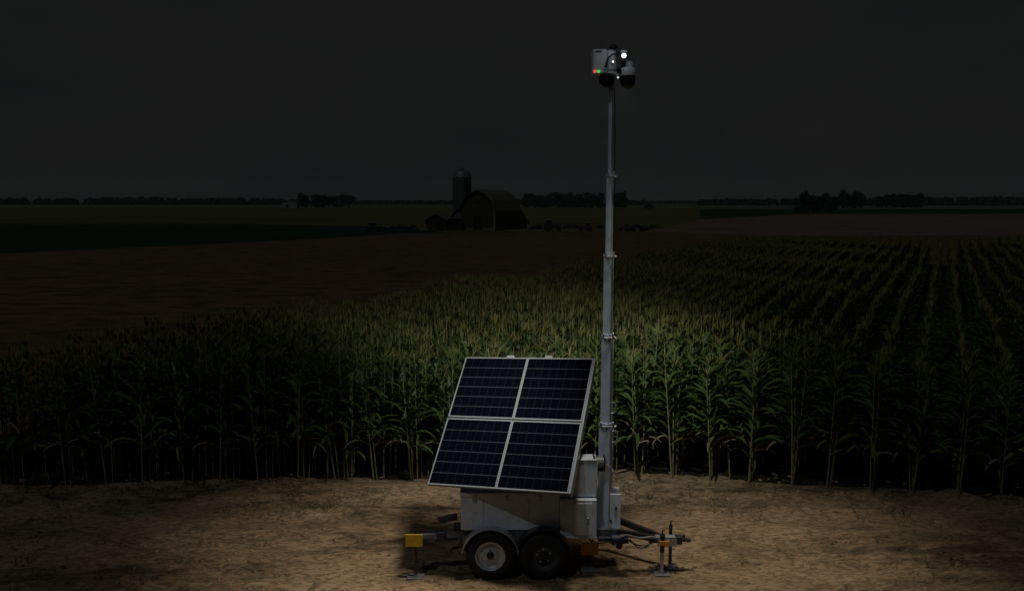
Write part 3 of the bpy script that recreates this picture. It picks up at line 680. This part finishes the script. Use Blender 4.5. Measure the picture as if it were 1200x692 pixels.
# wheels
M['shaded_rim'] = mat('wheel steel darkened as shade', (.045, .05, .055), .6, 0, .3, 16)  # second wheel's rim, shade under the panels put into its colour
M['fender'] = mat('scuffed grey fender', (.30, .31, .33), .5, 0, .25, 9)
def wheel(x, y, r, front_side=1, rimmat='rim'):
    w = .2; s = -1 if front_side else 1; ax = (0, s, 0)
    pr = [(r*.60, -w*.5), (r*.80, -w*.52), (r*.93, -w*.47), (r*.99, -w*.30)]
    for t in (-.22, -.14, -.06, .02, .1, .18): pr += [(r, w*t), (r*1.0, w*(t+.05)), (r*.975, w*(t+.055)), (r*.975, w*(t+.075))]
    pr += [(r*.99, w*.30), (r*.93, w*.47), (r*.80, w*.52), (r*.62, w*.5), (r*.60, w*.44)]
    g = MB().lathe((x, y, r+.025), ax, pr, 48); wh = P_(g, 'wheel', M['rubber'])
    q = MB().lathe((x, y, r+.025), ax, [(r*.615, w*.47), (r*.60, w*.50), (r*.57, w*.46), (r*.55, w*.2), (r*.50, w*.13), (r*.40, w*.17), (r*.30, w*.27), (r*.22, w*.30), (.001, w*.30)], 40); rm = P_(q, 'rim', M[rimmat], wh)
    h = MB().lathe((x, y, r+.025), ax, [(r*.16, w*.29), (r*.15, w*.46), (r*.10, w*.5), (.001, w*.5)], 20)
    P_(h, 'hub_cap', M['blackplastic'], wh)
    n_ = MB()
    for k in range(5):
        a = k*2*PI/5+.4; cx, cz_ = x+math.cos(a)*r*.27, r+.025+math.sin(a)*r*.27; n_.cyl((cx, y+s*w*.26, cz_), (cx, y+s*w*.40, cz_), .012, n=6)
    P_(n_, 'wheel_nut', M['steel'], wh)
    return wh
wy = 10.88; wx1 = U(574.5, 648, 10.78).x; wx2 = U(637.5, 645, 10.78).x; wr = .325
for xx, rmn in ((wx1, 'rim'), (wx2, 'shaded_rim')): wheel(xx, wy, wr, 1, rmn); wheel(xx, 11.72, wr, 0, rmn)
for xx in (wx1, wx2): P_(MB().cyl((xx, wy+.1, wr+.02), (xx, 11.62, wr+.02), .028, n=12), 'axle', M['blacksteel'])
for (xx) in (wx1, wx2):
    for y0_, y1_ in ((wy-.12, wy+.12), (11.72-.12, 11.72+.12)):
        mb = MB(); R1 = wr+.045; n = 22; vs = []
        for k in range(n+1):
            a = R(8)+(PI-R(16))*k/n
            for rr in (R1, R1+.012):
                for yy in (y0_, y1_): vs.append((xx+math.cos(a)*rr, yy, wr+.02+math.sin(a)*rr))
        fs = []
        for k in range(n):
            b = k*4; fs += [(b, b+1, b+5, b+4), (b+2, b+6, b+7, b+3), (b, b+4, b+6, b+2), (b+1, b+3, b+7, b+5)]
        fs += [(0, 2, 3, 1), (n*4, n*4+1, n*4+3, n*4+2)]
        mb.add(vs, fs, 0, False); P_(mb, 'fender', M['fender'] if xx == wx1 else M['blacksteel'])  # second wheel's fender coloured black to stand for the panel shade
# solar panels
O = Vector((-1.116, 10.995, 1.251)); uu = Vector((1.796, -.646, .101)); vv = Vector((.499, 1.433, 1.441))
vv = vv-uu*(uu.dot(vv)/uu.length_squared); uu = uu*1.014; nn = uu.cross(vv).normalized()
if nn.y > 0: nn = -nn
def cell_mat():
    m, nt, b = newmat('solar cells under glass')
    uv = nd(nt, 'ShaderNodeUVMap'); sp = nd(nt, 'ShaderNodeSeparateXYZ'); nt.links.new(uv.outputs[0], sp.inputs[0])
    def lines(sock, n, w):
        a = nd(nt, 'ShaderNodeMath', operation='MULTIPLY'); a.inputs[1].default_value = n; nt.links.new(sock, a.inputs[0])
        f = nd(nt, 'ShaderNodeMath', operation='FRACT'); nt.links.new(a.outputs[0], f.inputs[0])
        s = nd(nt, 'ShaderNodeMath', operation='SUBTRACT'); s.inputs[1].default_value = .5; nt.links.new(f.outputs[0], s.inputs[0])
        ab = nd(nt, 'ShaderNodeMath', operation='ABSOLUTE'); nt.links.new(s.outputs[0], ab.inputs[0])
        g = nd(nt, 'ShaderNodeMath', operation='GREATER_THAN'); g.inputs[1].default_value = .5-w; nt.links.new(ab.outputs[0], g.inputs[0]); return g.outputs[0]
    def mx(fac, a, bb):
        x = nd(nt, 'ShaderNodeMix', data_type='RGBA'); nt.links.new(fac, x.inputs[0])
        for s_, i_ in ((a, 6), (bb, 7)):
            if isinstance(s_, tuple): x.inputs[i_].default_value = (*s_, 1)
            else: nt.links.new(s_, x.inputs[i_])
        return x.outputs[2]
    no = nd(nt, 'ShaderNodeTexNoise', Scale=5, Detail=3); nt.links.new(uv.outputs[0], no.inputs['Vector'])
    base = mx(no.outputs['Fac'], (.0015, .0018, .0045), (.003, .0036, .009))
    c = mx(lines(sp.outputs['X'], 40, .05), base, (.004, .005, .011))
    c = mx(lines(sp.outputs['X'], 8, .028), c, (.012, .014, .022))
    c = mx(lines(sp.outputs['Y'], 6, .032), c, (.045, .050, .068))
    nt.links.new(c, b.inputs['Base Color']); b.inputs['Roughness'].default_value = .12; b.inputs['Specular IOR Level'].default_value = .18
    b.inputs['Coat Weight'].default_value = 0
    return m
M['cells'] = cell_mat()
def slab(c0, c1, s0, s1, t0, t1, mb=None):   # in panel coordinates
    mb = mb or MB(); vs = [O+uu*a+vv*b+nn*t for t in (t0, t1) for a, b in ((c0, s0), (c1, s0), (c1, s1), (c0, s1))]
    return mb.add(vs, [(0, 3, 2, 1), (4, 5, 6, 7), (0, 1, 5, 4), (1, 2, 6, 5), (2, 3, 7, 6), (3, 0, 4, 7)])
fu, fv = .018/uu.length, .018/vv.length
for ri, (s0, s1) in enumerate(((0, .494), (.506, 1))):
    for (c0, c1) in ((0, .4985), (.5015, 1)):
        mb = MB(); T = .022
        if ri == 0 and c0 == 0: lab = None
        slab(c0, c1, s0, s0+fv, -T, T, mb); slab(c0, c1, s1-fv, s1, -T, T, mb); slab(c0, c0+fu*.8, s0+fv, s1-fv, -T, T, mb); slab(c1-fu*.8, c1, s0+fv, s1-fv, -T, T, mb)
        pn = P_(mb, 'solar_panel', M['alu'])
        g = slab(c0+fu*.8, c1-fu*.8, s0+fv, s1-fv, -.012, .015); gl = P_(g, 'solar_cells', M['cells'], pn)
        uvl = gl.data.uv_layers.new(name='UVMap')
        for poly in gl.data.polygons:
            for li in poly.loop_indices:
                co = gl.data.vertices[gl.data.loops[li].vertex_index].co+TR.location-O
                a = co.dot(uu)/uu.length_squared; b_ = co.dot(vv)/vv.length_squared
                uvl.data[li].uv = ((a-c0-fu*.8)/(c1-c0-1.6*fu), (b_-s0-fv)/(s1-s0-2*fv))
        js = slab((c0+c1)/2-.03, (c0+c1)/2+.03, s1-.10, s1-.05, -.05, -.023); P_(js, 'junction_box', M['blackplastic'], pn)
mb = MB()
for b_ in (.25, .75): slab(.02, .98, b_-.015, b_+.015, -.065, -.023, mb)
for a in (.36, .66): slab(a-.012, a+.012, .02, 1.0, -.11, -.066, mb)
P_(mb, 'panel_rack', M['steel'])
P_(slab(1.001, 1.016, 0, 1, -.085, .016), 'side_rail', M['alu'])
for a in (.36, .66): P_(slab(a-.028, a+.028, 1.0, 1.018, -.1, .024), 'panel_clamp', M['alu'])
mb = MB()
for a in (.36, .66):
    top = O+uu*a+vv*.62-nn*.12; mb.bar(top, (top.x, YB-.12 if top.y > YB else top.y, zt+.01), .05); mb.bar(O+uu*a+vv*.15-nn*.09, (top.x-.1, YF+.25, zt+.012), .045)
P_(mb, 'panel_strut', M['steel'])
# mast
MY = 11.08
def mx_(py): return U(0, py, MY).z
zs = [mx_(p) for p in (626, 497, 393, 298, 204, 101)]
def cen(px, py): return U(px, py, MY).x
cx_ = [cen(709.4, 600), cen(710.1, 450), cen(711.7, 350), cen(713.4, 250), cen(715.2, 150), cen(717, 105)]
wd = [.158, .130, .106, .076, .050]
yawm = Matrix.Rotation(R(-28), 3, 'Z')
def sqbar(z0, z1, xa, xb, w, wall=True):
    mb = MB(); vs = []
    for x, z in ((xa, z0), (xb, z1)):
        for sx_, sy_ in ((-1, -1), (1, -1), (1, 1), (-1, 1)):
            e = w*.5; c_ = w*.07
            for (ax, ay) in (((sx_*(e-c_), sy_*e), (sx_*e, sy_*(e-c_))) if sx_*sy_ > 0 else ((sx_*e, sy_*(e-c_)), (sx_*(e-c_), sy_*e))):
                p = yawm @ Vector((ax, ay, 0)); vs.append((x+p.x, MY+.09+p.y, z))
    fs = [(k, (k+1) % 8, 8+(k+1) % 8, 8+k) for k in range(8)]; fs += [tuple(range(7, -1, -1)), tuple(range(8, 16))]
    return mb.add(vs, fs)
lx = lambda z: np.interp(z, [zs[0], zs[5]], [cen(709.3, 626), cen(717.4, 101)])
for k in range(5):
    z0, z1 = zs[k]-(.25 if k else 0), zs[k+1]
    s = P_(sqbar(z0, z1, lx(z0), lx(z1), wd[k]), 'mast_section', M['mast'])
    if k < 4:
        z = zs[k+1]; P_(sqbar(z-.035, z+.004, lx(z), lx(z), wd[k]+.010), 'collar', M['mast'], s)
        bb = MB()
        for dx in (-1, 1): bb.box((lx(z)+dx*(wd[k]*.5)-.012, MY-.02, z-.045), (lx(z)+dx*(wd[k]*.5)+.012, MY+.005, z+.035), bev=.003)
        bb.box((lx(z)-wd[k]*.5, MY-.018, z-.040), (lx(z)+wd[k]*.62+.02, MY+.0, z-.022), bev=.002)
        bb.cyl((lx(z)+wd[k]*.62, MY+.03, z-.03), (lx(z)+wd[k]*.62+.028, MY+.03, z-.03), .010, n=10)
        P_(bb, 'cable_guide', M['steel'], s)
# groove strip down the first sections
for k in range(3):
    z0, z1 = zs[k]+.08, zs[k+1]-.08; w = wd[k]; p = yawm @ Vector((.0, -w*.5-.002, 0)); q = yawm @ Vector((w*.5+.002, 0, 0))
    for (v_, nm) in ((q, 'wear_strip'),):
        P_(MB().bar((lx(z0)+v_.x, MY+.09+v_.y, z0), (lx(z1)+v_.x, MY+.09+v_.y, z1), .022, .006, up=tuple(yawm @ Vector((1, 0, 0)))), nm, M['steel'])
# mast foot plates
ex0, ex1 = U(717.5, 600, MY).x, U(727.5, 600, MY).x
P_(MB().box((ex0-.03, MY+.02, U(720, 623, MY).z), (ex1, MY+.04, U(720, 579, MY).z), bev=.004).box((xr2-.0, MY+.17, zb2+.02), (ex1, MY+.19, zt2+.02), bev=.004), 'mast_foot_plate', M['white'])
P_(MB().box((xr2+.004, MY-.06, zb2), (ex1-.01, MY+.2, zb2+.03), bev=.006).box((xr2+.004, MY-.03, zb2+.03), (xr2+.02, MY+.15, zt2+.1)), 'mast_base', M['white'])
for (a, b_) in ((722, 595), (716, 610), (703.5, 621)): 
    c_ = U(a, b_, MY+.0); P_(MB().cyl((c_.x, MY-.004, c_.z), (c_.x, MY+.03, c_.z), .016, n=6), 'bolt', M['blacksteel'])
# winch
wc = U(702.5, 541, MY-.08)
mb = MB().cyl((wc.x-.06, wc.y, wc.z), (wc.x+.05, wc.y, wc.z), .07, n=20).box((wc.x-.085, wc.y-.08, wc.z-.10), (wc.x-.065, wc.y+.08, wc.z+.09), bev=.006).box((wc.x+.055, wc.y-.08, wc.z-.11), (wc.x+.07, wc.y+.08, wc.z+.09), bev=.006).box((wc.x-.06, wc.y-.04, wc.z-.12), (wc.x+.05, wc.y+.06, wc.z-.07), bev=.01)
wn = P_(mb, 'winch', M['winch'])
mb = MB()
for k in range(9): mb.tube([(wc.x-.055+k*.0125, wc.y+math.cos(a)*.075, wc.z+math.sin(a)*.075) for a in np.linspace(0, 2*PI, 17)], .006, 6)
P_(mb, 'wire_rope', M['steel'], wn)
P_(MB().tube([(wc.x+.07, wc.y-.02, wc.z-.03), (wc.x+.13, wc.y-.03, wc.z-.05), (wc.x+.17, wc.y-.03, wc.z-.10)], .012).cyl((wc.x+.17, wc.y-.04, wc.z-.10), (wc.x+.17, wc.y-.13, wc.z-.105), .014, n=10), 'winch_handle', M['steel'], wn)
P_(MB().cyl((wc.x-.05, wc.y-.085, wc.z+.045), (wc.x-.05, wc.y-.07, wc.z+.045), .024, n=14), 'winch_gear', M['alu'], wn)
# side handle and hook right of the mast
def hk(px0, px1, py0, py1, nm):
    a, b_ = U(px0, py0, MY), U(px1, py1, MY); yy = MY+.06
    P_(MB().tube([(a.x, yy, a.z), (b_.x-.01, yy, a.z), (b_.x, yy, a.z-.01), (b_.x, yy, b_.z+.01), (b_.x-.01, yy, b_.z), (a.x, yy, b_.z)], .0085), nm, M['alu'])
hk(718, 723.5, 506, 519, 'side_handle'); hk(717, 721.5, 473, 485, 'side_hook')
# feed cable beside the mast
pts = [(cen(720.8, p)+.004*math.sin(p*.21), MY+.03, U(720, p, MY).z) for p in np.linspace(103, 470, 40)]
P_(MB().tube(pts, .006, 6), 'feed_cable', M['blackplastic'])
# head
HY = 11.
def H(px, py, y=HY): return U(px, py, y)
def hbox(nm, x0, x1, y0, y1, f, dp, m, par=None, bev=.008):
    a, b_ = H(x0, y1, f), H(x1, y0, f); return P_(MB().box((a.x, f, a.z), (b_.x, f+dp, b_.z), bev=bev), nm, m, par)
eb = hbox('equipment_box', 694.5, 712, 57.5, 86.5, 11., .24, M['camwhite'], None, .015)
hbox('box_door', 696, 710.5, 60, 81, 10.992, .0075, M['camwhite'], eb, .002)
hbox('nameplate', 698, 705.5, 59.6, 61.2, 10.989, .003, M['blackplastic'], eb, 0)
for nm, px, m in (('red_indicator', 697, M['red']), ('green_indicator', 701.6, M['green'])):
    c_ = H(px, 83.6, 10.98); P_(MB().cyl((c_.x, 10.999, c_.z), (c_.x, 10.975, c_.z), .020, .016, n=16), nm, m, eb)
hbox('head_frame', 712, 728, 84, 87, 11.02, .2, M['camwhite'])
hd = hbox('camera_bracket', 710.5, 722.5, 58, 84, 11.02, .16, M['camwhite'], None, .03)
c_ = H(719, 55, 11.08); P_(MB().lathe((c_.x, 11.08, c_.z-.02), (0, 0, 1), [(.055, 0), (.055, .02), (.03, .045), (.001, .05)], 20).cyl((c_.x, 11.08, c_.z-.09), (c_.x, 11.08, c_.z-.02), .02, n=10), 'antenna_puck', M['blackplastic'], hd)
for (a, b_, c2, d2) in ((709.5, 79, 711, 72), (723, 66, 725, 61)):
    p, q = H(a, b_, 11.005), H(c2, d2, 11.005); P_(MB().cyl(p, q, .022, .018, n=12), 'pivot_arm', M['blackplastic'], hd)
mb = MB(); p0, p1, p2 = H(708, 85, 11.01), H(713, 68, 11.), H(723, 62, 11.); mb.tube([p0, p0.lerp(p1, .5)+Vector((-.01, 0, .01)), p1, p1.lerp(p2, .5)+Vector((0, 0, .015)), p2], .011); P_(mb, 'cable_loom', M['blackplastic'], hd)
def flood(px, py, r, y, m, aim=(0, -1, -.25), body=True):
    c_ = H(px, py, y); a = Vector(aim).normalized()
    f_ = P_(MB().lathe(c_, a, [(.001, -.09), (r*.8, -.085), (r*1.25, -.04), (r*1.35, 0), (r*1.2, .003), (r*1.1, -.008)], 24), 'floodlight', M['camwhite'])
    P_(MB().lathe(c_, a, [(r*1.1, -.007), (r*.6, 0), (.001, .002)], 20), 'lens', m, f_); return c_, f_
c1, f1 = flood(731.2, 65.3, .026, 10.94, M['led']); c2, f2 = flood(718.4, 72.4, .010, 10.96, M['led']); c3, f3 = flood(724.2, 91, .012, 10.96, M['ledsmall'], (0, -.7, -.6))
hbox('lamp_shroud', 727.5, 735.5, 58.5, 62, 10.95, .16, M['camwhite'], f1, .01)
hbox('lamp_bracket', 728, 735, 71.5, 78, 11.03, .08, M['blackplastic'], f1, .004)
# right camera: stepped white cap and black dome
c_ = H(736.5, 80, 11.02)
z0, z1, z2 = H(736, 88.5, 11.02).z, H(736, 79, 11.02).z, H(736, 71, 11.02).z
dc = P_(MB().lathe((c_.x, 11.08, z0), (0, 0, 1), [(.105, 0), (.108, .01), (.106, z1-z0-.02), (.09, z1-z0), (.062, z1-z0+.005), (.06, z2-z0-.01), (.05, z2-z0), (.001, z2-z0)], 28), 'dome_camera', M['camwhite'])
P_(MB().lathe((c_.x, 11.08, z0-.001), (0, 0, -1), [(.098, 0), (.1, .05)]+[(.098*math.cos(a), .06+.095*math.sin(a)) for a in [k*PI/2/8 for k in range(8)]]+[(.001, .156)], 28), 'dome', M['dome'], dc)
c_ = H(722.8, 82.3, 10.98); P_(MB().lathe((c_.x+.03, 11., c_.z), (0, -1, -.1), [(.03, -.05), (.032, 0), (.02, .005), (.001, .006)], 18), 'small_lens', M['dome'])
hbox('camera_arm', 719, 742, 82.5, 86, 11.08, .06, M['blackplastic'], None, .005)
# left camera: black finned housing hanging below the box
c_ = H(711, 92, 11.08); zt_, zb_ = H(711, 87, 11.08).z, H(711, 101, 11.08).z
lc = P_(MB().cyl((c_.x, 11.08, zt_), (c_.x, 11.08, zb_+.05), .085, .078, n=26), 'finned_camera', M['blackplastic'])
P_(MB().lathe((c_.x, 11.08, zb_+.05), (0, 0, -1), [(.07, 0)]+[(.066*math.cos(a), .01+.06*math.sin(a)) for a in [k*PI/2/7 for k in range(7)]]+[(.001, .07)], 24), 'dome', M['dome'], lc)
mb = MB()
for k in range(16):
    a = k*2*PI/16; d_ = Vector((math.cos(a), math.sin(a), 0)); mb.bar(Vector((c_.x, 11.08, zb_+.03))+d_*.086, Vector((c_.x, 11.08, zt_-.03))+d_*.09, .006, .02, up=tuple(d_))
P_(mb, 'cooling_fins', M['blackplastic'], lc)
P_(MB().cyl((cen(717.6, 100), MY+.07, mx_(104)), (cen(717.6, 90), MY+.05, mx_(86)), .03, n=14).box((cen(714, 88), MY-.01, mx_(88)), (cen(722, 88), MY+.12, mx_(85.5)), bev=.004), 'mast_cap', M['steel'])

# ------------------------------------------------------------ light
def spot(name, loc, target, power, ang, col, rad=.05, blend=1.0):
    l = bpy.data.lights.new(name, 'SPOT'); l.energy = power; l.spot_size = R(ang); l.spot_blend = blend; l.color = col; l.shadow_soft_size = rad
    o = bpy.data.objects.new(name, l); COL.objects.link(o); o.location = loc; d = Vector(target)-Vector(loc); o.rotation_euler = d.to_track_quat('-Z', 'Y').to_euler(); return o
hx_, hz_ = c1.x, c1.z
pl = bpy.data.lights.new('head_fill', 'POINT'); pl.energy = .30; pl.color = (.88, .95, 1); pl.shadow_soft_size = .03  # added fill light ahead of the LED, brightens the camera head
po = bpy.data.objects.new('head_fill', pl); COL.objects.link(po); po.location = (c1.x-.10, c1.y-.24, c1.z+.06)
# spots floating off the head, no fittings, spread its floodlight left, right and back
def beam(loc, tgt, p, ang, col, rad=.34): spot('offset_flood_beam', loc, tgt, p, ang, col, rad)
beam((.88, 10.30, hz_-.25), (-1.5, 11.2, 0), 900, 55, (1, .90, .74))
beam((.86, 11.72, hz_-.15), (-1.7, 12.3, 0), 520, 52, (1, .91, .76))  # second left spot, added behind the mast to soften the panels' ground shadow
beam((1.58, 10.55, hz_-.22), (3.7, 11.5, 0), 1150, 51, (1, .90, .74))
beam((1.46, 11.30, hz_-.22), (1.0, 16.6, 1.6), 1080, 80, (.98, 1, .94), .10)
ELEV, AZ = 55, -29    # the moon: front left of the trailer, behind the viewer's left shoulder
sd = Vector((math.sin(R(AZ))*math.cos(R(ELEV)), -math.cos(R(AZ))*math.cos(R(ELEV)), math.sin(R(ELEV))))
l = bpy.data.lights.new('moonlight', 'SUN'); l.energy = .19; l.angle = R(.5); l.color = (.86, .93, 1)
o = bpy.data.objects.new('moonlight', l); COL.objects.link(o); o.rotation_euler = sd.to_track_quat('Z', 'Y').to_euler()

w = bpy.data.worlds.new('World'); SC.world = w; w.use_nodes = True; nt = w.node_tree; bg = nt.nodes['Background']
sky = nt.nodes.new('ShaderNodeTexSky'); sky.sky_type = 'NISHITA'; sky.sun_disc = False; sky.sun_elevation = R(ELEV); sky.sun_rotation = math.atan2(sd.x, sd.y)
bg.inputs['Strength'].default_value = .1
hs = nd(nt, 'ShaderNodeHueSaturation', Saturation=.10, Value=.0008); nt.links.new(sky.outputs[0], hs.inputs['Color'])
tc = nd(nt, 'ShaderNodeTexCoord'); mp = nd(nt, 'ShaderNodeMapping'); mp.inputs['Scale'].default_value = (1, 1, 3.2); nt.links.new(tc.outputs['Generated'], mp.inputs[0])
no = nd(nt, 'ShaderNodeTexNoise', Scale=2.2, Detail=8, Roughness=.6); nt.links.new(mp.outputs[0], no.inputs['Vector'])
rp = nd(nt, 'ShaderNodeValToRGB'); rp.color_ramp.elements[0].position = .3; rp.color_ramp.elements[1].position = .75
rp.color_ramp.elements[0].color = (.062, .071, .075, 1); rp.color_ramp.elements[1].color = (.105, .100, .096, 1)
nt.links.new(no.outputs['Fac'], rp.inputs['Fac'])
ad = nd(nt, 'ShaderNodeMix', data_type='RGBA', blend_type='ADD'); ad.inputs[0].default_value = 1
nt.links.new(hs.outputs[0], ad.inputs[6]); nt.links.new(rp.outputs[0], ad.inputs[7]); nt.links.new(ad.outputs[2], bg.inputs['Color'])

# night haze
HAZE = True
if HAZE:
    m = bpy.data.materials.new('night haze'); m.use_nodes = True; nt = m.node_tree
    for n in list(nt.nodes): nt.nodes.remove(n)
    ou = nt.nodes.new('ShaderNodeOutputMaterial'); pv = nt.nodes.new('ShaderNodeVolumePrincipled')
    pv.inputs['Density'].default_value = .00010; pv.inputs['Color'].default_value = (.85, .86, .86, 1); pv.inputs['Anisotropy'].default_value = 0
    nt.links.new(pv.outputs[0], ou.inputs['Volume'])
    o = MB().box((-2600, -60, -1.2), (2600, 2600, 60)).build('haze', m); tag(o, 'thin night haze lying over the fields', 'haze', kind='stuff')

# ------------------------------------------------------------ camera
cd = bpy.data.cameras.new('camera'); co = bpy.data.objects.new('camera', cd); COL.objects.link(co); SC.camera = co
co.location = (0, 0, CAMZ); co.rotation_euler = (PI/2-PITCH, 0, 0); cd.lens = 30; cd.sensor_width = 36; cd.sensor_fit = 'HORIZONTAL'; cd.clip_end = 20000
SC.render.engine = 'CYCLES'; SC.view_settings.view_transform = 'Standard'; SC.view_settings.look = 'None'; SC.view_settings.gamma = 1; SC.view_settings.exposure = 0
SC.cycles.sample_clamp_indirect = 2; SC.cycles.max_bounces = 6
